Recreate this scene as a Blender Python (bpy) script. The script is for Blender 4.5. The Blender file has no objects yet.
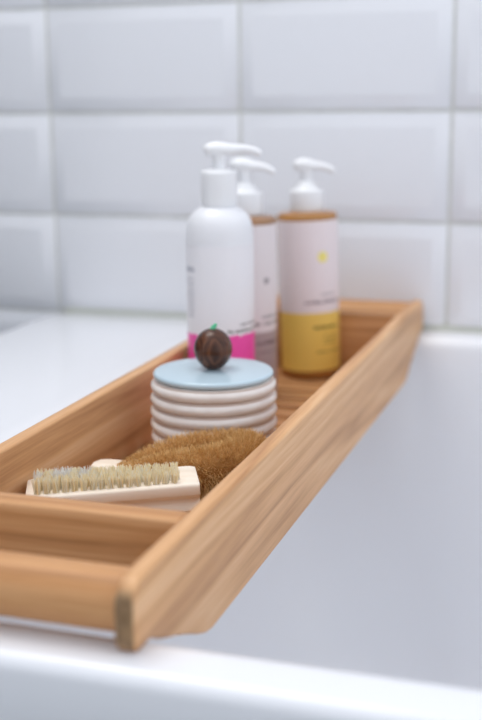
import bpy, bmesh, math, random
from mathutils import Vector, Matrix
import numpy as np

random.seed(7)
rng = np.random.default_rng(11)
S = bpy.context.scene
C = S.collection

# ------------------------------------------------------------------ camera
YAW, PITCH, ROLL, FPX = -0.3161, -0.2250, -0.0115, 1157.0
CAM = Vector((0.3131, -1.0794, 0.2189))
fw = Vector((math.sin(YAW) * math.cos(PITCH), math.cos(YAW) * math.cos(PITCH), math.sin(PITCH)))
rt = Vector((math.cos(YAW), -math.sin(YAW), 0.0))
up = rt.cross(fw)
r2 = rt * math.cos(ROLL) + up * math.sin(ROLL)
u2 = -rt * math.sin(ROLL) + up * math.cos(ROLL)
cam_data = bpy.data.cameras.new('camera')
cam_data.sensor_fit = 'VERTICAL'
cam_data.sensor_height = 36.0
cam_data.lens = FPX / 720.0 * 36.0
cam_data.clip_start = 0.02
cam_data.dof.use_dof = True
cam_data.dof.focus_distance = 0.655
cam_data.dof.aperture_fstop = 5.0
cam = bpy.data.objects.new('camera', cam_data)
m = Matrix((r2, u2, -fw)).transposed().to_4x4()
m.translation = CAM
cam.matrix_world = m
C.objects.link(cam)
S.camera = cam

# ------------------------------------------------------------------ light
S.view_settings.view_transform = 'Standard'
S.view_settings.look = 'None'
S.view_settings.gamma = 1.0
S.view_settings.use_curve_mapping = False
S.view_settings.exposure = 0.06
world = bpy.data.worlds.new('world')
S.world = world
world.use_nodes = True
bg = world.node_tree.nodes['Background']
bg.inputs['Color'].default_value = (0.90, 0.935, 1.0, 1)
bg.inputs['Strength'].default_value = 1.22


def area_light(name, loc, target, sx, sy, power, col):
    d = bpy.data.lights.new(name, 'AREA')
    d.shape = 'RECTANGLE'
    d.size, d.size_y, d.energy, d.color = sx, sy, power, col
    o = bpy.data.objects.new(name, d)
    o.location = loc
    o.rotation_euler = (Vector(target) - Vector(loc)).to_track_quat('-Z', 'Y').to_euler()
    C.objects.link(o)
    return o


area_light('ceiling_lamp', (-0.42, -0.30, 1.75), (0.10, -0.38, 0.0), 0.8, 0.8, 11.0, (1.0, 0.965, 0.92))

# ------------------------------------------------------------------ materials


def srgb(r, g, b):
    f = lambda c: (c / 255 / 12.92) if c / 255 <= 0.04045 else ((c / 255 + 0.055) / 1.055) ** 2.4
    return (f(r), f(g), f(b), 1.0)


class NT:
    """small node helper"""
    def __init__(self, name):
        self.mat = bpy.data.materials.new(name)
        self.mat.use_nodes = True
        self.t = self.mat.node_tree
        self.bsdf = self.t.nodes['Principled BSDF']

    def n(self, kind, **kw):
        nd = self.t.nodes.new(kind)
        for k, v in kw.items():
            setattr(nd, k, v)
        return nd

    def link(self, a, b):
        self.t.links.new(a, b)

    def val(self, sock, v):
        if hasattr(v, 'is_linked') or hasattr(v, 'links'):
            self.link(v, sock)
        else:
            sock.default_value = v

    def math(self, op, a, b=0.0, c=None):
        nd = self.n('ShaderNodeMath', operation=op)
        self.val(nd.inputs[0], a)
        self.val(nd.inputs[1], b)
        if c is not None:
            self.val(nd.inputs[2], c)
        return nd.outputs[0]

    def mix(self, f, a, b):
        nd = self.n('ShaderNodeMix', data_type='RGBA')
        self.val(nd.inputs[0], f)
        self.val(nd.inputs[6], a)
        self.val(nd.inputs[7], b)
        return nd.outputs[2]

    def ramp(self, f, stops):
        nd = self.n('ShaderNodeValToRGB')
        cr = nd.color_ramp
        while len(cr.elements) < len(stops):
            cr.elements.new(0.5)
        for e, (p, c) in zip(cr.elements, stops):
            e.position = p
            e.color = c
        self.link(f, nd.inputs[0])
        return nd.outputs[0]

    def noise(self, vec, scale, detail=3.0, rough=0.5, dist=0.0):
        nd = self.n('ShaderNodeTexNoise')
        self.link(vec, nd.inputs['Vector'])
        nd.inputs['Scale'].default_value = scale
        nd.inputs['Detail'].default_value = detail
        nd.inputs['Roughness'].default_value = rough
        nd.inputs['Distortion'].default_value = dist
        return nd.outputs['Fac']

    def mapping(self, vec, scale, loc=None):
        nd = self.n('ShaderNodeMapping')
        self.link(vec, nd.inputs['Vector'])
        nd.inputs['Scale'].default_value = scale
        if loc is not None:
            self.link(loc, nd.inputs['Location'])
        return nd.outputs[0]

    def bump(self, h, strength, dist=0.001):
        nd = self.n('ShaderNodeBump')
        nd.inputs['Strength'].default_value = strength
        nd.inputs['Distance'].default_value = dist
        self.link(h, nd.inputs['Height'])
        self.link(nd.outputs[0], self.bsdf.inputs['Normal'])

    def set(self, **kw):
        for k, v in kw.items():
            self.val(self.bsdf.inputs[k.replace('_', ' ')], v)
        return self.mat


def plain(name, col, rough=0.4, **kw):
    t = NT(name)
    t.set(Base_Color=col, Roughness=rough, **kw)
    return t.mat


def wood(name, axis, light, mid, dark, scale=1.0, rough=0.45, contrast=1.0, end=None):
    """grain runs along the object's own axis 0/1/2"""
    t = NT(name)
    tc = t.n('ShaderNodeTexCoord').outputs['Object']
    rnd = t.n('ShaderNodeObjectInfo').outputs['Random']
    off = t.n('ShaderNodeCombineXYZ')
    for i, k in enumerate((3.7, 9.1, 5.3)):
        t.link(t.math('MULTIPLY', rnd, k), off.inputs[i])
    sc = [1.0, 1.0, 1.0]
    sc[axis] = 0.035
    v = t.mapping(tc, sc, off.outputs[0])
    # growth rings: contour lines of a large stretched noise
    big = t.noise(v, 26.0 * scale, 2.0, 0.45, 0.25)
    rings = t.math('FRACT', t.math('MULTIPLY', big, 9.0))
    rings = t.math('PINGPONG', t.math('MULTIPLY', big, 9.0), 0.5)
    rings = t.math('MULTIPLY', rings, 1.6)
    sc2 = [1.0, 1.0, 1.0]
    sc2[axis] = 0.03
    v2 = t.mapping(tc, sc2, off.outputs[0])
    fine = t.noise(v2, 620.0 * scale, 3.0, 0.6)
    broad = t.noise(v, 60.0 * scale, 2.0, 0.5)
    f = t.math('ADD', t.math('MULTIPLY', rings, 0.34 * contrast), t.math('MULTIPLY', fine, 0.40 * contrast))
    f = t.math('ADD', f, t.math('MULTIPLY', broad, 0.35))
    col = t.ramp(f, [(0.18, light), (0.50, mid), (0.92, dark)])
    if end:
        # sawn end grain shows on faces square to the grain
        nv = t.n('ShaderNodeSeparateXYZ')
        t.link(t.n('ShaderNodeTexCoord').outputs['Normal'], nv.inputs[0])
        mr = t.n('ShaderNodeMapRange')
        mr.interpolation_type = 'SMOOTHSTEP'
        t.link(t.math('ABSOLUTE', nv.outputs[axis]), mr.inputs[0])
        mr.inputs[1].default_value = 0.62
        mr.inputs[2].default_value = 0.97
        ec = t.ramp(t.noise(tc, 260.0, 4.0, 0.6), [(0.3, end[0]), (0.7, end[1])])
        col = t.mix(t.math('MULTIPLY', mr.outputs[0], 0.9), col, ec)
    t.set(Base_Color=col, Roughness=rough)
    t.bsdf.inputs['Specular IOR Level'].default_value = 0.35
    t.bump(fine, 0.12, 0.0006)
    return t.mat


OAK_L, OAK_M, OAK_D = srgb(236, 198, 156), srgb(217, 168, 120), srgb(166, 114, 70)
M = {}
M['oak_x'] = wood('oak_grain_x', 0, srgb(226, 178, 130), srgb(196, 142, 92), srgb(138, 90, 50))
M['oak_y'] = wood('oak_grain_y', 1, OAK_L, OAK_M, OAK_D, contrast=1.15, end=(srgb(150, 122, 90), srgb(104, 82, 58)))
M['beech'] = wood('pale_beech', 0, srgb(250, 240, 226), srgb(242, 227, 208), srgb(218, 194, 166), 1.4, 0.55, 0.7)
M['knob_wood'] = wood('dark_nut_wood', 2, srgb(128, 84, 58), srgb(92, 56, 38), srgb(44, 26, 20), 2.4, 0.22, 1.3)


def tile_mat():
    t = NT('glazed_white_tile')
    tc = t.n('ShaderNodeTexCoord').outputs['Object']
    h = t.noise(tc, 14.0, 1.0, 0.4)
    t.set(Base_Color=srgb(236, 238, 243), Roughness=0.14)
    t.bump(h, 0.05, 0.004)
    return t.mat


M['tile'] = tile_mat()


def grout_mat():
    t = NT('grey_grout')
    tc = t.n('ShaderNodeTexCoord').outputs['Object']
    f = t.noise(tc, 30.0, 4.0, 0.6)
    t.set(Base_Color=t.ramp(f, [(0.3, srgb(206, 208, 204)), (0.7, srgb(222, 223, 220))]), Roughness=0.85)
    return t.mat


M['grout'] = grout_mat()
M['acrylic'] = plain('white_tub_acrylic', srgb(233, 235, 240), 0.16)
M['caulk'] = plain('silicone_sealant', srgb(176, 180, 172), 0.5)


def floor_mat():
    t = NT('grey_floor')
    tc = t.n('ShaderNodeTexCoord').outputs['Object']
    f = t.noise(tc, 8.0, 4.0, 0.6)
    t.set(Base_Color=t.ramp(f, [(0.3, srgb(84, 94, 96)), (0.7, srgb(102, 112, 114))]), Roughness=0.5)
    return t.mat


M['floor'] = floor_mat()
M['dimming_grey'] = plain('dimming_wall_grey', srgb(112, 116, 122), 0.7)  # dark tone chosen so the unseen left wall dims nearby tiles
M['plaster'] = plain('painted_plaster', srgb(228, 229, 232), 0.8)


def ceramic():
    t = NT('white_glazed_ceramic')
    tc = t.n('ShaderNodeTexCoord').outputs['Object']
    f = t.noise(tc, 60.0, 3.0, 0.5)
    t.set(Base_Color=t.ramp(f, [(0.35, srgb(232, 224, 219)), (0.65, srgb(240, 235, 231))]), Roughness=0.22)
    return t.mat


M['ceramic'] = ceramic()
M['groove_glaze'] = plain('beige_glaze', srgb(206, 186, 174), 0.3)
M['blue_glaze'] = plain('pale_blue_glaze', srgb(188, 208, 219), 0.12)
M['green_cord'] = plain('green_cord', srgb(92, 190, 146), 0.6)
M['white_plastic'] = plain('white_plastic', srgb(240, 241, 243), 0.25)
M['frost_plastic'] = plain('frosted_plastic', srgb(242, 243, 247), 0.3, Transmission_Weight=0.06)


def amber(name, col, tr):
    t = NT(name)
    t.set(Base_Color=col, Roughness=0.12, Transmission_Weight=tr, IOR=1.45)
    return t.mat


M['amber'] = amber('amber_plastic', srgb(212, 150, 80), 0.40)
M['brown'] = amber('brown_plastic', srgb(184, 140, 104), 0.3)


def coir_mat():
    t = NT('coconut_fibre')
    geo = t.n('ShaderNodeNewGeometry')
    tc = t.n('ShaderNodeTexCoord').outputs['Object']
    f = t.math('ADD', t.math('MULTIPLY', geo.outputs['Random Per Island'], 0.7), t.math('MULTIPLY', t.noise(tc, 60.0), 0.3))
    t.set(Base_Color=t.ramp(f, [(0.1, srgb(184, 134, 70)), (0.5, srgb(220, 174, 106)), (0.95, srgb(244, 212, 158))]), Roughness=0.6)
    return t.mat


M['coir'] = coir_mat()
M['coir_core'] = plain('coir_core', srgb(176, 128, 72), 0.9)


def bristle_mat(name, stops):
    t = NT(name)
    geo = t.n('ShaderNodeNewGeometry')
    col = t.ramp(geo.outputs['Random Per Island'], stops)
    t.set(Base_Color=col, Roughness=0.45)
    tr = t.n('ShaderNodeBsdfTranslucent')
    t.link(col, tr.inputs[0])
    mx = t.n('ShaderNodeMixShader')
    mx.inputs[0].default_value = 0.6
    t.link(t.bsdf.outputs[0], mx.inputs[1])
    t.link(tr.outputs[0], mx.inputs[2])
    t.link(mx.outputs[0], t.t.nodes['Material Output'].inputs[0])
    return t.mat


M['bristle'] = bristle_mat('cream_bristle', [(0.0, srgb(255, 240, 204)), (0.35, srgb(255, 249, 230)), (1.0, srgb(255, 254, 248))])
M['bristle_white'] = bristle_mat('white_bristle', [(0.0, srgb(240, 240, 240)), (0.5, srgb(250, 248, 244)), (1.0, srgb(255, 255, 252))])


def label_mat(name, base, rects, band=None, splash=None, disc=None, rough=0.35):
    """flat print on a label; UV is in millimetres. rects: (u0,u1,v0,v1,colour,letterwidth or 0)"""
    t = NT(name)
    uv = t.n('ShaderNodeUVMap').outputs[0]
    sp = t.n('ShaderNodeSeparateXYZ')
    t.link(uv, sp.inputs[0])
    u, v = sp.outputs[0], sp.outputs[1]
    col = base
    if band:
        vb, c = band
        col = t.mix(t.math('LESS_THAN', v, vb), col, c)
    if splash:
        vb, amp, c = splash
        nz = t.noise(t.mapping(uv, (1.0, 0.12, 1.0)), 0.28, 4.0, 0.65)
        edge = t.math('ADD', vb - amp * 0.5, t.math('MULTIPLY', nz, amp))
        col = t.mix(t.math('LESS_THAN', v, edge), col, c)
    if disc:
        du, dv, rad, c = disc
        dd = t.math('ADD', t.math('POWER', t.math('SUBTRACT', u, du), 2.0), t.math('POWER', t.math('SUBTRACT', v, dv), 2.0))
        inside = t.math('LESS_THAN', dd, rad * rad)
        col = t.mix(inside, col, c)
    for (u0, u1, v0, v1, c, lw) in rects:
        f = t.math('MULTIPLY', t.math('GREATER_THAN', u, u0), t.math('LESS_THAN', u, u1))
        f = t.math('MULTIPLY', f, t.math('MULTIPLY', t.math('GREATER_THAN', v, v0), t.math('LESS_THAN', v, v1)))
        if lw:
            vec = t.mapping(uv, (1.0 / lw, 0.35 / lw, 1.0))
            nz = t.noise(vec, 1.0, 1.0, 0.5)
            f = t.math('MULTIPLY', f, t.math('GREATER_THAN', nz, 0.47))
        col = t.mix(f, col, c)
    t.set(Base_Color=col, Roughness=rough)
    return t.mat


# ------------------------------------------------------------------ mesh helpers
def finish(name, bm, mat, parent=None, loc=None, sharp=38.0, smooth=True):
    bmesh.ops.recalc_face_normals(bm, faces=bm.faces)
    lim = math.radians(sharp)
    for f in bm.faces:
        f.smooth = smooth
    for e in bm.edges:
        if len(e.link_faces) == 2 and e.calc_face_angle(0.0) > lim:
            e.smooth = False
    me = bpy.data.meshes.new(name)
    bm.to_mesh(me)
    bm.free()
    mats = mat if isinstance(mat, (list, tuple)) else [mat]
    for x in mats:
        me.materials.append(x)
    return place(name, me, parent, loc)


def place(name, me, parent=None, loc=None):
    o = bpy.data.objects.new(name, me)
    C.objects.link(o)
    if parent:
        o.parent = parent
    if loc is not None:
        o.location = loc
    return o


def tag(o, label=None, cat=None, group=None, kind=None):
    for k, v in (('label', label), ('category', cat), ('group', group), ('kind', kind)):
        if v:
            o[k] = v
    return o


def thing(name, loc, label, cat, group=None, rot=(0, 0, 0)):
    o = bpy.data.objects.new(name, None)
    o.empty_display_size = 0.02
    C.objects.link(o)
    o.location = loc
    o.rotation_euler = rot
    return tag(o, label, cat, group)


def box_bm(x0, x1, y0, y1, z0, z1, bev=0.0, seg=2):
    bm = bmesh.new()
    bmesh.ops.create_cube(bm, size=1.0)
    for v in bm.verts:
        v.co = Vector((x0 + (v.co.x + .5) * (x1 - x0), y0 + (v.co.y + .5) * (y1 - y0), z0 + (v.co.z + .5) * (z1 - z0)))
    if bev:
        bmesh.ops.bevel(bm, geom=list(bm.edges), offset=bev, segments=seg, profile=0.5, affect='EDGES')
    return bm


def lathe_bm(prof, seg=64, close=True):
    """prof: list of (r, z) from bottom to top"""
    bm = bmesh.new()
    rings = []
    for r, z in prof:
        if r < 1e-6:
            rings.append([bm.verts.new((0, 0, z))])
        else:
            rings.append([bm.verts.new((r * math.cos(2 * math.pi * i / seg), r * math.sin(2 * math.pi * i / seg), z)) for i in range(seg)])
    for a, b in zip(rings, rings[1:]):
        for i in range(seg):
            j = (i + 1) % seg
            if len(a) == 1 and len(b) == 1:
                continue
            if len(a) == 1:
                bm.faces.new((a[0], b[j], b[i]))
            elif len(b) == 1:
                bm.faces.new((a[i], a[j], b[0]))
            else:
                bm.faces.new((a[i], a[j], b[j], b[i]))
    return bm


def arc(cx, cz, r, a0, a1, n):
    return [(cx + r * math.cos(math.radians(a0 + (a1 - a0) * i / n)), cz + r * math.sin(math.radians(a0 + (a1 - a0) * i / n))) for i in range(n + 1)]


def extrude_bm(poly, axis, a, b, bev=0.0, seg=3):
    """poly: 2-D outline (in the two other axes, in order), extruded along axis from a to b; cap rims bevelled"""
    bm = bmesh.new()

    def mk(p, t):
        c = list(p)
        c.insert(axis, t)
        return bm.verts.new(c)
    va = [mk(p, a) for p in poly]
    vb = [mk(p, b) for p in poly]
    fa = bm.faces.new(va)
    fb = bm.faces.new(list(reversed(vb)))
    n = len(poly)
    for i in range(n):
        j = (i + 1) % n
        bm.faces.new((va[i], vb[i], vb[j], va[j]))
    bmesh.ops.recalc_face_normals(bm, faces=bm.faces)
    if bev:
        es = list(set(fa.edges) | set(fb.edges))
        bmesh.ops.bevel(bm, geom=es, offset=bev, segments=seg, profile=0.5, affect='EDGES', clamp_overlap=True)
    return bm


def tube_bm(pts, radii, seg=12, flat=1.0):
    """swept tube through pts with per-point radius; flat scales the second axis"""
    bm = bmesh.new()
    pts = [Vector(p) for p in pts]
    rings = []
    for i, p in enumerate(pts):
        d = (pts[min(i + 1, len(pts) - 1)] - pts[max(i - 1, 0)]).normalized()
        side = d.cross(Vector((0, 0, 1)))
        if side.length < 1e-3:
            side = Vector((0, 1, 0))
        side.normalize()
        upv = side.cross(d)
        r = radii[i] if hasattr(radii, '__len__') else radii
        rings.append([bm.verts.new(p + side * (r * math.cos(2 * math.pi * k / seg)) + upv * (r * flat * math.sin(2 * math.pi * k / seg))) for k in range(seg)])
    for a, b in zip(rings, rings[1:]):
        for k in range(seg):
            bm.faces.new((a[k], a[(k + 1) % seg], b[(k + 1) % seg], b[k]))
    bm.faces.new(rings[0])
    bm.faces.new(list(reversed(rings[-1])))
    return bm


# ------------------------------------------------------------------ setting
GP, GQ, TW, TH = 0.202, 0.102, 0.1995, 0.0995
FLOOR_Z = -0.56
# grout bed of the tiled wall
wb = finish('wall_back', box_bm(-1.30, 1.60, 0.0002, 0.06, FLOOR_Z, 1.08), M['grout'])
tag(wb, kind='structure')
# one bevelled tile mesh shared by all
hx, hz, ins = TW / 2, TH / 2, 0.013
bm = bmesh.new()
loops = []
for k, dep in ((0.0, 0.0035), (0.0006, -0.0006), (0.0012, -0.0009), (ins - 0.001, -0.0044), (ins, -0.0047), (ins + 0.0015, -0.0048)):
    loops.append([bm.verts.new((sx * (hx - k), dep, sz * (hz - k))) for sx, sz in ((-1, -1), (1, -1), (1, 1), (-1, 1))])
for a, b in zip(loops, loops[1:]):
    for i in range(4):
        bm.faces.new((a[i], a[(i + 1) % 4], b[(i + 1) % 4], b[i]))
bm.faces.new(loops[-1])
proto = finish('tile', bm, M['tile'], wb, sharp=60.0)
tile_me = proto.data
X_JOINT, Z_JOINT = -0.2398, -0.0006
first = True
for i in range(-4, 9):
    for j in range(-5, 9):
        x = X_JOINT + (i + 0.5) * GP
        z = Z_JOINT + (j + 0.5) * GQ
        if z - TH / 2 < FLOOR_Z:
            continue
        o = proto if first else place('tile', tile_me, wb)
        first = False
        o.location = (x, 0.0, z)
        o.rotation_euler = (random.uniform(-.002, .002), 0, random.uniform(-.002, .002))

tag(finish('floor', box_bm(-1.30, 1.60, -2.2, 0.06, FLOOR_Z - 0.03, FLOOR_Z), M['floor']), kind='structure')
tag(finish('unseen_dimming_wall_left', box_bm(-0.80, -0.75, -1.1, 0.0, FLOOR_Z, 1.08), M['dimming_grey']), kind='structure')  # unseen wall, added close by to darken the tiles on the left
tag(finish('unseen_light_wall_front', box_bm(-1.30, 1.60, -2.25, -2.2, FLOOR_Z, 1.60), M['plaster']), kind='structure')  # unseen wall added behind the camera to block and soften frontal light


def rrect(x0, x1, y0, y1, r, n=10, m=14):
    pts = []
    cs = [((x1 - r, y0 + r), -90), ((x1 - r, y1 - r), 0), ((x0 + r, y1 - r), 90), ((x0 + r, y0 + r), 180)]
    for q, ((cx, cy), a0) in enumerate(cs):
        for i in range(n + 1):
            a = math.radians(a0 + 90 * i / n)
            pts.append((cx + r * math.cos(a), cy + r * math.sin(a)))
        (nx, ny), na = cs[(q + 1) % 4]
        a = math.radians(na)
        ex, ey = nx + r * math.cos(a), ny + r * math.sin(a)
        sx, sy = pts[-1]
        for i in range(1, m):
            pts.append((sx + (ex - sx) * i / m, sy + (ey - sy) * i / m))
    return pts


def tub():
    bm = bmesh.new()
    rings = []

    def ring(x0, x1, y0, y1, r, z):
        rings.append([bm.verts.new((x, y, z)) for x, y in rrect(x0, x1, y0, y1, r)])
    ox0, ox1, oy0, oy1 = -0.245, 1.36, -0.703, -0.003
    # outer skirt, lip, rolled edge
    ring(ox0 + .014, ox1 - .014, oy0 + .014, oy1 - .006, .03, FLOOR_Z)
    ring(ox0 + .014, ox1 - .014, oy0 + .014, oy1 - .006, .03, -.048)
    ring(ox0 + .010, ox1 - .010, oy0 + .010, oy1 - .004, .03, -.045)
    ring(ox0 + .002, ox1 - .002, oy0 + .002, oy1, .034, -.045)
    ring(ox0, ox1, oy0, oy1, .036, -.042)
    R = .007
    for i in range(7):
        a = math.radians(90 * i / 6)
        k = R * (1 - math.cos(a))
        kz = -R + R * math.sin(a)
        ring(ox0 + k, ox1 - k, oy0 + k, oy1 - min(k, .002), .036, kz)
    # inner opening
    ix0, ix1, iy0, iy1 = -0.075, 1.25, -0.679, -0.026
    R = .012
    for i in range(8):
        a = math.radians(86 * i / 7)
        k = R * math.sin(a)
        ring(ix0 + k * 2.5, ix1 - k, iy0 + k, iy1 - k, .11 + k, -R * (1 - math.cos(a)))
    k0 = R
    for dx, d, z, r in ((.036, .0135, -.03, .125), (.05, .020, -.10, .13), (.07, .032, -.20, .15), (.09, .046, -.29, .16), (.108, .064, -.34, .17),
                        (.135, .09, -.372, .17), (.17, .125, -.388, .16), (.21, .165, -.394, .14)):
        ring(ix0 + dx, ix1 - dx, iy0 + d, iy1 - d, r, z)
    for a, b in zip(rings, rings[1:]):
        n = len(a)
        for i in range(n):
            bm.faces.new((a[i], a[(i + 1) % n], b[(i + 1) % n], b[i]))
    bm.faces.new(rings[-1])
    return bm


o = finish('bathtub', tub(), M['acrylic'], sharp=50)
tag(o, 'glossy white built-in bathtub against the tiled wall, under the wooden tray', 'bathtub')

# silicone bead between tub and wall
bead = [(-0.0060, 0.0002), (-0.0042, 0.0026), (-0.0020, 0.0048), (0.0, 0.0068), (0.0015, 0.0068), (0.0015, -0.004), (-0.0060, -0.004)]
tag(finish('trim_1', extrude_bm(bead, 0, -0.232, 1.35), M['caulk']), kind='structure')

# ------------------------------------------------------------------ bath tray
TY0, TY1 = -0.688, -0.007
TX0, TX1 = -0.0115, 0.1378
RT = 0.0095
ZT, ZB, ZF = 0.0310, -0.0300, -0.0220
tray = thing('bath_tray', (0, 0, 0), 'long open oak bath tray with slatted floor laid across the white bathtub', 'bath tray')
tray.rotation_euler = (0, 0, math.radians(-0.38))
tray.location = (0.0063, 0.0, 0)
YM = (TY0 + TY1) / 2
prof_near = []
prof_near += arc(TY0 + .011, ZT - .011, .011, 90, 180, 6)
prof_near += arc(TY0 + .006, .006, .006, 180, 270, 6)
prof_near += [(-.6730, 0.0), (-.6690, -.0010), (-.6645, -.0034), (-.6590, -.0062), (-.6520, -.0090), (-.6400, -.0133), (-.6260, -.0195), (-.6150, -.0247),
              (-.6095, -.0270), (-.6035, -.0290), (-.5970, ZB)]
prof = prof_near + [(2 * YM - y, z) for y, z in reversed(prof_near)]
for xa in (TX0, TX1 - RT):
    xc = xa + RT / 2
    poly = [(y - YM, z) for y, z in prof]
    bm = extrude_bm(poly, 0, -RT / 2, RT / 2, bev=0.0019, seg=3)
    finish('side_rail', bm, M['oak_y'], tray, (xc, YM, 0))
IX0, IX1 = TX0 + RT, TX1 - RT
XC = (IX0 + IX1) / 2
IW = IX1 - IX0
# rounded bars closing both ends
bar_poly = []
BH, BD = 0.0260, 0.028
BR_ = 0.0125
for cx, cz, a0 in ((BD / 2 - BR_, BH / 2 - BR_, 0), (-BD / 2 + BR_, BH / 2 - BR_, 90), (-BD / 2 + BR_, -BH / 2 + BR_, 180), (BD / 2 - BR_, -BH / 2 + BR_, 270)):
    bar_poly += arc(cx, cz, BR_, a0, a0 + 90, 8)
for yb in (TY0 + .002 + BD / 2, TY1 - .002 - BD / 2):
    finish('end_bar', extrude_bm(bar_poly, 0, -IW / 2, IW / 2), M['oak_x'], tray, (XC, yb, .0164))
# cross boards that fence off the main compartment
for yd in (-0.6075, 2 * YM + 0.6075):
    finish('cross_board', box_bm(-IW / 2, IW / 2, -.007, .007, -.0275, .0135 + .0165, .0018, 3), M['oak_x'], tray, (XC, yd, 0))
# floor slats
ys0, ys1 = -0.6005, 2 * YM + 0.6005
NS = 19
pitch = (ys1 - ys0) / NS
slat_me = None
for i in range(NS):
    y = ys0 + pitch * (i + .5)
    if slat_me is None:
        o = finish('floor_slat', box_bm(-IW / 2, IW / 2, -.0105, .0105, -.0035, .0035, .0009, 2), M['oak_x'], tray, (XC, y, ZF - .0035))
        slat_me = o.data
    else:
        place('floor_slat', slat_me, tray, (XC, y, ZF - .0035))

# ------------------------------------------------------------------ ribbed jar
JX, JY = 0.0632, -0.3745
jar = thing('lidded_jar', (JX, JY, ZF), 'ribbed white ceramic jar with pale blue lid and round wooden knob', 'jar')
JR = 0.0414
prof = [(0, 0), (JR * .80, 0), (JR * .90, .0015), (JR * .95, .004)]
nr, pz, z0 = 6, 0.0086, 0.0070
ribs = []
for k in range(nr):
    for i in range(9):
        s = i / 8
        zz = z0 + pz * (k + s * 0.94)
        bulge = math.sin(math.pi * s) ** 0.7
        base = JR * (0.985 + 0.02 * math.sin(math.pi * (k + .5) / nr))
        prof.append((base - .0022 + .0030 * bulge, zz))
ztop = z0 + pz * nr
prof += [(JR * .93, ztop), (JR * .86, ztop), (JR * .84, ztop - .003), (JR * .82, .006), (0, .005)]
bm = lathe_bm(prof, 96)
for f in bm.faces:
    c = f.calc_center_median()
    rr = math.hypot(c.x, c.y)
    s = ((c.z - z0) / pz) % 1.0
    if z0 < c.z < ztop - .001 and rr > JR * .9 and (s < .13 or s > .83):
        f.material_index = 1
finish('jar_body', bm, [M['ceramic'], M['groove_glaze']], jar, sharp=80)
lid_z = ztop
LR = 0.0400
lp = [(0, 0.0005), (LR - .002, 0.0005)] + arc(LR - .0022, .0027, .0022, -90, 90, 8) + [(LR * .5, .0053), (0, .0055)]
lid = finish('lid', lathe_bm(lp, 96), M['blue_glaze'], jar, (0, 0, lid_z), sharp=60)
kr = 0.0128
kp = []
for i in range(25):
    a = math.pi * i / 24
    r = kr * math.sin(a)
    z = -kr * 1.10 * math.cos(a)
    if z < 0:
        r *= 1.0 - 0.10 * (-z / kr) ** 2
    kp.append((max(r, 0), z))
kp[0] = (0, kp[0][1])
kp[-1] = (0, kp[-1][1] - .0006)
kn = finish('knob', lathe_bm(kp, 48), M['knob_wood'], lid, (0, 0, .0050 + kr * 1.08))
st = tube_bm([(0, 0, 0), (.0004, 0, .0015), (.0014, .0002, .0028), (.0026, .0002, .0040)], [.0022, .0018, .0014, .0008], 10)
so = finish('knob_cord', st, M['green_cord'], lid, (0, 0, .0050 + kr * 2.10))
so['label'] = 'short green cord end on top of the wooden knob'

# ------------------------------------------------------------------ pump bottles
def arc_label(name, radius, z0, z1, a0, a1, mat, parent, n=64):
    """curved label sheet from angle a0 to a1 (degrees), UV in millimetres from its left edge seen from outside"""
    bm = bmesh.new()
    uvl = bm.loops.layers.uv.new('UVMap')
    cols = []
    for i in range(n + 1):
        a = math.radians(a0 + (a1 - a0) * i / n)
        row = []
        for rr in (radius + .0002,):
            row += [bm.verts.new((rr * math.cos(a), rr * math.sin(a), z)) for z in (z0, z1)]
        cols.append(row)
    mm = radius * 1000 * math.radians(a1 - a0) / n
    for i in range(n):
        f = bm.faces.new((cols[i][0], cols[i + 1][0], cols[i + 1][1], cols[i][1]))
        for lp_, (uu, vv) in zip(f.loops, ((i, 0), (i + 1, 0), (i + 1, (z1 - z0) * 1000), (i, (z1 - z0) * 1000))):
            lp_[uvl].uv = (uu * mm, vv)
    return finish(name, bm, mat, parent)


def pump(parent, z, collar_r, collar_h, stem_h, reach, nose, dome, ang):
    """pump dispenser: collar (threaded cap), stem, head with a drooping nozzle; ang = nozzle heading"""
    cp = [(0, 0), (collar_r * .98, 0), (collar_r, .0008), (collar_r, collar_h - .002)] + arc(collar_r - .002, collar_h - .002, .002, 0, 90, 4)
    if dome:
        cp += [(collar_r * .72, collar_h + .0006), (collar_r * .60, collar_h + .003), (collar_r * .50, collar_h + .0055), (collar_r * .34, collar_h + .007), (0, collar_h + .007)]
    else:
        cp += [(collar_r * .5, collar_h + .0012), (0, collar_h + .0012)]
    bm = lathe_bm(cp, 48)
    # fine grip flutes
    for v in bm.verts:
        r = math.hypot(v.co.x, v.co.y)
        if .002 < v.co.z < collar_h - .003 and r > collar_r * .97:
            pass
    finish('pump_collar', bm, M['white_plastic'], parent, (0, 0, z), sharp=50)
    zs = collar_h + (.006 if dome else .0006)
    top = collar_h + stem_h
    finish('pump_stem', lathe_bm([(0, zs), (.0047, zs), (.0045, top - .004), (.0066, top), (0, top)], 24), M['white_plastic'], parent, (0, 0, z), sharp=50)
    # head: flattened swept body, thick over the stem, thin drooping nozzle
    ca, sa = math.cos(ang), math.sin(ang)
    pts, rad = [], []
    prof_h = [(-.0108, .0008, .0024), (-.0100, .0012, .0048), (-.007, .0016, .0066), (-.002, .0020, .0076), (.004, .0018, .0072), (.010, .0016, .0060), (.016, .0018, .0052),
              (.022, .0020, .0047), (.028, .0016, .0043), (.034, .0005, .0039), (.038, -.0008, .0034), (.0400, -.0016, .0024)]
    for x, dz, r in prof_h:
        f = reach if x > 0 else 1.0
        drop = nose * max(0, x) / .040
        pts.append((ca * x * f, sa * x * f, top + dz + drop + .0008))
        rad.append(r)
    finish('pump_head', tube_bm(pts, rad, 20, 0.76), M['white_plastic'], parent, (0, 0, z), sharp=60)


def ang_to_cam(x, y):
    return math.degrees(math.atan2(CAM.y - y, CAM.x - x))


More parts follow.
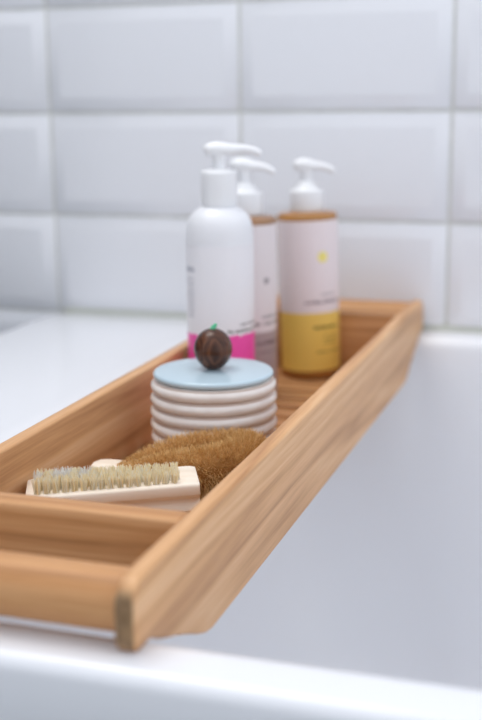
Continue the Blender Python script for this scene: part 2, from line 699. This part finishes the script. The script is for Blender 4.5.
RIGHT = math.atan2(rt.y, rt.x)
INK = srgb(86, 82, 84)
GREY = srgb(150, 146, 150)

# white bottle
BX, BY = 0.0315, -0.2660
BR = 0.0252
b = thing('pump_bottle', (BX, BY, ZF), 'tall white pump bottle with a pink splash at the foot of its label', 'bottle', 'pump bottles in the bath tray')
H = 0.160
pr = [(0, .001), (BR * .85, 0), (BR * .96, .0012), (BR, .004), (BR, H - .026)]
pr += [(BR * (1 - .0 - .10 * s ** 2.2 - .30 * s ** 5), H - .026 + .026 * s) for s in (.2, .35, .5, .62, .74, .84, .92, 1.0)]
pr += [(BR * .56, H + .0008), (.0125, H + .001), (.0120, H + .003), (0, H + .003)]
finish('bottle_body', lathe_bm(pr, 64), M['frost_plastic'], b, sharp=50)
ac = ang_to_cam(BX, BY)
A0, A1 = ac - 92, ac + 150          # left edge .. round the right side
mmd = BR * math.radians(1) * 1000   # mm per degree


def lab(a):  # degrees right of camera -> u in mm
    return (a + 92) * mmd


# seen from outside, angle increases to the right (counter-clockwise from above)
rects = [(lab(10), lab(84), 57.5, 59.8, INK, 1.2), (lab(34), lab(84), 62.4, 64.2, INK, 0.9)]
rects += [(lab(-74), lab(-50), 97 - 2.2 * i, 98.1 - 2.2 * i, srgb(176, 178, 188), 0.7) for i in range(14)]
rects += [(lab(-76), lab(-48), 102, 106, srgb(158, 160, 172), 0.9)]
M['label_pink'] = label_mat('white_label_pink_splash', srgb(240, 239, 243), rects, splash=(55.5, 9.0, srgb(246, 84, 176)))
arc_label('label', BR, .012, H - .026, A0, A1, M['label_pink'], b)
pump(b, H + .0015, 0.0135, 0.0258, 0.0125, 0.78, -.0004, False, RIGHT + math.radians(4))


def amber_bottle(x, y, r, H, body_mat, label_m, label, a0, a1, pump_ang, lz0, lz1, tilt=0.0):
    b = thing('pump_bottle', (x, y, ZF + r * abs(math.sin(math.radians(tilt))) * 0.9), label, 'bottle', 'pump bottles in the bath tray')
    pr = [(0, .001), (r * .86, 0), (r * .96, .001), (r, .0035), (r, H - .0035), (r * .985, H - .0015), (r * .94, H - .0003), (r * .86, H + .0004), (r * .60, H + .0012), (.0122, H + .0014), (.012, H + .003), (0, H + .003)]
    finish('bottle_body', lathe_bm(pr, 64), body_mat, b, sharp=50)
    ac = ang_to_cam(x, y)
    arc_label('label', r, lz0, lz1, ac + a0, ac + a1, label_m, b)
    b.rotation_euler = (0, math.radians(tilt), 0)
    pump(b, H + .0015, 0.0144, 0.0180, 0.0180, 0.60, -.0035, True, pump_ang)
    return b


YR = 0.0259
mmd = YR * math.radians(1) * 1000
yl = lambda a: (a + 72) * mmd
YINK = srgb(120, 100, 40)
rects = [(yl(24), yl(56), 65.5, 67.2, GREY, 0.9), (yl(-8), yl(72), 58.5, 61.5, srgb(130, 112, 122), 1.3),
         (yl(8), yl(72), 36.5, 39.3, YINK, 1.3), (yl(28), yl(64), 30.5, 31.5, YINK, 0.7), (yl(28), yl(64), 27, 28, YINK, 0.7), (yl(28), yl(60), 23.5, 24.5, YINK, 0.7),
         (yl(14), yl(70), 16.0, 17.5, YINK, 0.8)]
M['label_yellow'] = label_mat('white_and_yellow_label', srgb(236, 224, 226), rects, band=(50.5, srgb(240, 204, 104)), disc=(yl(29), 98.5, 4.6, srgb(242, 228, 128)))
amber_bottle(0.0625, -0.1155, YR, 0.1420, M['amber'], M['label_yellow'], 'amber pump bottle with white label, yellow at the bottom, beside the oak end board',
             -72, 190, RIGHT - math.radians(2), .0075, .1365, -1.5)
ml = lambda a: (a + 80) * mmd
rects = [(ml(28), ml(72), 62.0, 64.5, GREY, 1.0), (ml(14), ml(76), 56.5, 59.0, srgb(120, 112, 116), 1.3), (ml(14), ml(74), 41, 43.5, srgb(96, 84, 88), 1.3), (ml(20), ml(70), 34, 35, srgb(110, 98, 102), .8)]
M['label_mauve'] = label_mat('white_and_mauve_label', srgb(230, 222, 224), rects, band=(51.0, srgb(172, 156, 158)), disc=(ml(38), 92.0, 2.8, srgb(168, 160, 164)))
amber_bottle(0.0305, -0.2020, 0.0252, 0.1475, M['brown'], M['label_mauve'], 'pump bottle with a grey and white label standing between the two other bottles',
             -80, 160, RIGHT - math.radians(6), .0060, .1420)

# ------------------------------------------------------------------ wooden nail brush
BL, BW, BT = 0.0955, 0.0335, 0.0170
brush = thing('nail_brush', (0, 0, 0), 'small pale wooden nail brush with rows of cream bristles facing up', 'brush')
rot = Matrix.Rotation(math.radians(25.2), 4, 'Z') @ Matrix.Rotation(math.radians(-1.9), 4, 'Y') @ Matrix.Rotation(math.radians(0.7), 4, 'X')
front_left = Vector((0.0158, -0.5505, 0.0070))
local_fl = Vector((-BL / 2, -BW / 2, 0.0))      # top front left corner; z=0 is the wood top
mw = rot.copy()
mw.translation = front_left - rot @ local_fl
brush.matrix_world = mw
# profile across the width (y,z): flat top, rounded flange, finger groove on each side
w = BW / 2
pp = [(-w + .0014, 0.0), (-w + .0004, -.0005), (-w, -.0016), (-w, -.0058), (-w + .0006, -.0068), (-w + .0030, -.0080), (-w + .0052, -.0095), (-w + .0054, -.0110), (-w + .0040, -.0128), (-w + .0020, -.0145), (-w + .0018, -.0160), (-w + .0030, -BT)]
poly = pp + [(-y, z) for y, z in reversed(pp)]
bm = bmesh.new()
NX = 40
rings = []
for i in range(NX + 1):
    s = -1 + 2 * i / NX
    s = math.copysign(1 - (1 - abs(s)) ** 1.6, s)
    x = s * BL / 2
    # ends round off in plan
    e = max(0.0, abs(x) - (BL / 2 - .004)) / .004
    k = 1.0 - 0.08 * (1 - math.sqrt(max(0.0, 1 - e * e)))
    rings.append([bm.verts.new((x, y * k, z * (1 - .06 * e) - .0006 * e)) for y, z in poly])
for a, c in zip(rings, rings[1:]):
    for i in range(len(poly)):
        j = (i + 1) % len(poly)
        bm.faces.new((a[i], c[i], c[j], a[j]))
bm.faces.new(rings[0])
bm.faces.new(list(reversed(rings[-1])))
finish('brush_body', bm, M['beech'], brush, sharp=48)


def tuft_mesh(name, mat, n=44, length=0.0086, rad=0.0023, spread=0.0007):
    vs, fs = [], []
    for _ in range(n):
        a, q = random.uniform(0, 6.283), math.sqrt(random.random())
        x, y = rad * .78 * q * math.cos(a), rad * .78 * q * math.sin(a)
        L = length * random.uniform(.84, 1.03)
        dx, dy = x / rad * spread + random.gauss(0, .00035), y / rad * spread + random.gauss(0, .00035)
        h = random.uniform(.00020, .00030)
        th = random.uniform(0, 6.283)
        base = len(vs)
        for s, hh in ((0, 1), (.55, 1), (1, .6)):
            for k in range(3):
                an = th + 2.094 * k
                vs.append((x + dx * s ** 1.5 + h * hh * math.cos(an), y + dy * s ** 1.5 + h * hh * math.sin(an), -.001 + L * s))
        for r in range(2):
            for k in range(3):
                a0, a1 = base + r * 3 + k, base + r * 3 + (k + 1) % 3
                fs.append((a0, a1, a1 + 3, a0 + 3))
        fs.append((base + 6, base + 7, base + 8))
    me = bpy.data.meshes.new(name)
    me.from_pydata(vs, [], fs)
    me.materials.append(mat)
    return me


tufts = [tuft_mesh('bristle_tuft', M['bristle']) for _ in range(6)]
pale = [tuft_mesh('bristle_tuft', M['bristle_white'], 42, .0088, .0024, .0026) for _ in range(3)]
NTU, NROW = 16, 4
for r in range(NROW):
    for i in range(NTU):
        x = -BL / 2 + .0068 + i * (BL - .0205) / (NTU - 1) + (.0012 if r % 2 else 0)
        y = -BW / 2 + .0055 + r * .0056
        worn = r >= 2 and i < 6
        me = random.choice(pale) if worn and random.random() < .6 else random.choice(tufts)
        o = place('bristle_tuft', me, brush, (x, y, 0))
        s = i / (NTU - 1)
        o.scale = (1, 1, 1.12 - .34 * s + random.uniform(-.03, .03))
        o.rotation_euler = (random.uniform(-.08, .08) + (-.06 if r == 0 else .05), random.uniform(-.08, .06), random.uniform(0, 6.28))
# two rows of bristles under the brush carry it
for r in range(2):
    for i in range(12):
        x = -BL / 2 + .010 + i * (BL - .020) / 11
        o = place('bristle_tuft', tufts[i % 6], brush, (x, -.004 + .008 * r, -BT + .0005))
        o.rotation_euler = (math.pi, 0, random.uniform(0, 6.28))
        lowest = (rot @ Vector((x, 0, -BT))).z + mw.translation.z
        o.scale = (1, 1, max(.3, (lowest - ZF) / .0082))

# ------------------------------------------------------------------ coir brush
coir = thing('coir_brush', (0.078, -0.462, ZF), 'brown coconut fibre scrubbing brush bent into a loop, with a wooden handle', 'brush')
CZ = 0.0222          # spine height over the tray floor
ctrl = [(-.038, -.0110), (-.020, -.0090), (-.002, -.0045), (.014, .0045), (.0255, .0130), (.0300, .0220), (.0255, .0300), (.0125, .0320), (-.0035, .0270), (-.0190, .0160), (-.0340, .0010), (-.0430, -.0050)]
zc = [-.003, 0, .001, .001, .002, .003, .003, .002, .002, .001, -.001, -.003]
rc = [.0070, .0110, .0142, .0155, .0165, .0168, .0165, .0158, .0150, .0130, .0085, .0050]


def catmull(P, t):
    n = len(P) - 1
    t = min(max(t, 0), 1) * n
    i = min(int(t), n - 1)
    f = t - i
    p0, p1, p2, p3 = P[max(i - 1, 0)], P[i], P[i + 1], P[min(i + 2, n)]
    return 0.5 * ((2 * p1) + (-p0 + p2) * f + (2 * p0 - 5 * p1 + 4 * p2 - p3) * f * f + (-p0 + 3 * p1 - 3 * p2 + p3) * f ** 3)


PX = [np.array((x, y, CZ + z, r)) for (x, y), z, r in zip(ctrl, zc, rc)]
core_pts = [catmull(PX, i / 40) for i in range(41)]
finish('fibre_core', tube_bm([p[:3] for p in core_pts], [p[3] * .72 for p in core_pts], 14), M['coir_core'], coir)
vs, fs = [], []
NF = 20000
for q in range(NF):
    t = random.random()
    p = catmull(PX, t)
    p2 = catmull(PX, min(t + .01, 1)) - catmull(PX, max(t - .01, 0))
    d = p2[:3] / (np.linalg.norm(p2[:3]) + 1e-9)
    side = np.cross(d, (0, 0, 1.0))
    side /= np.linalg.norm(side) + 1e-9
    upv = np.cross(side, d)
    a = random.uniform(0, 6.283)
    n = side * math.cos(a) + upv * math.sin(a)
    lean = random.gauss(0, .22)
    if t < .06:
        lean -= .5
    if t > .94:
        lean += .5
    dirv = n + d * lean + np.array([random.gauss(0, .12) for _ in range(3)])
    dirv /= np.linalg.norm(dirv)
    R = p[3] * random.uniform(.90, 1.05) * (1.0 + .42 * max(0.0, -dirv[2]))
    st_ = p[:3] + dirv * R * .45
    bend = np.array([random.gauss(0, .10) for _ in range(3)])
    md = p[:3] + dirv * R * .78
    en = p[:3] + (dirv + bend * .6) * R
    if en[2] < .0006:
        en[2] = .0006
    h = random.uniform(.00011, .00019)
    u_ = np.cross(dirv, (0.3, .5, .81))
    u_ /= np.linalg.norm(u_) + 1e-9
    w_ = np.cross(dirv, u_)
    base = len(vs)
    for c, hh in ((st_, 1.0), (md, 1.0), (en, .6)):
        for k in range(3):
            an = 2.094 * k
            vs.append(tuple(c + (u_ * math.cos(an) + w_ * math.sin(an)) * h * hh))
    for r in range(2):
        for k in range(3):
            a0, a1 = base + r * 3 + k, base + r * 3 + (k + 1) % 3
            fs.append((a0, a1, a1 + 3, a0 + 3))
    fs.append((base + 6, base + 7, base + 8))
me = bpy.data.meshes.new('coir_fibres')
me.from_pydata(vs, [], fs)
me.materials.append(M['coir'])
tag(place('coir_fibres', me, coir), kind='stuff')
# flat wooden handle leaving the open end of the loop
hp = [(-.0620, -.0030), (-.0605, -.0100), (-.054, -.0140), (-.040, -.0160), (-.020, -.0130), (-.012, -.0040), (-.020, .0050), (-.040, .0060), (-.054, .0060), (-.0600, .0035)]
finish('handle', extrude_bm(hp, 2, .0140, .0235, bev=.0016, seg=3), M['beech'], coir)
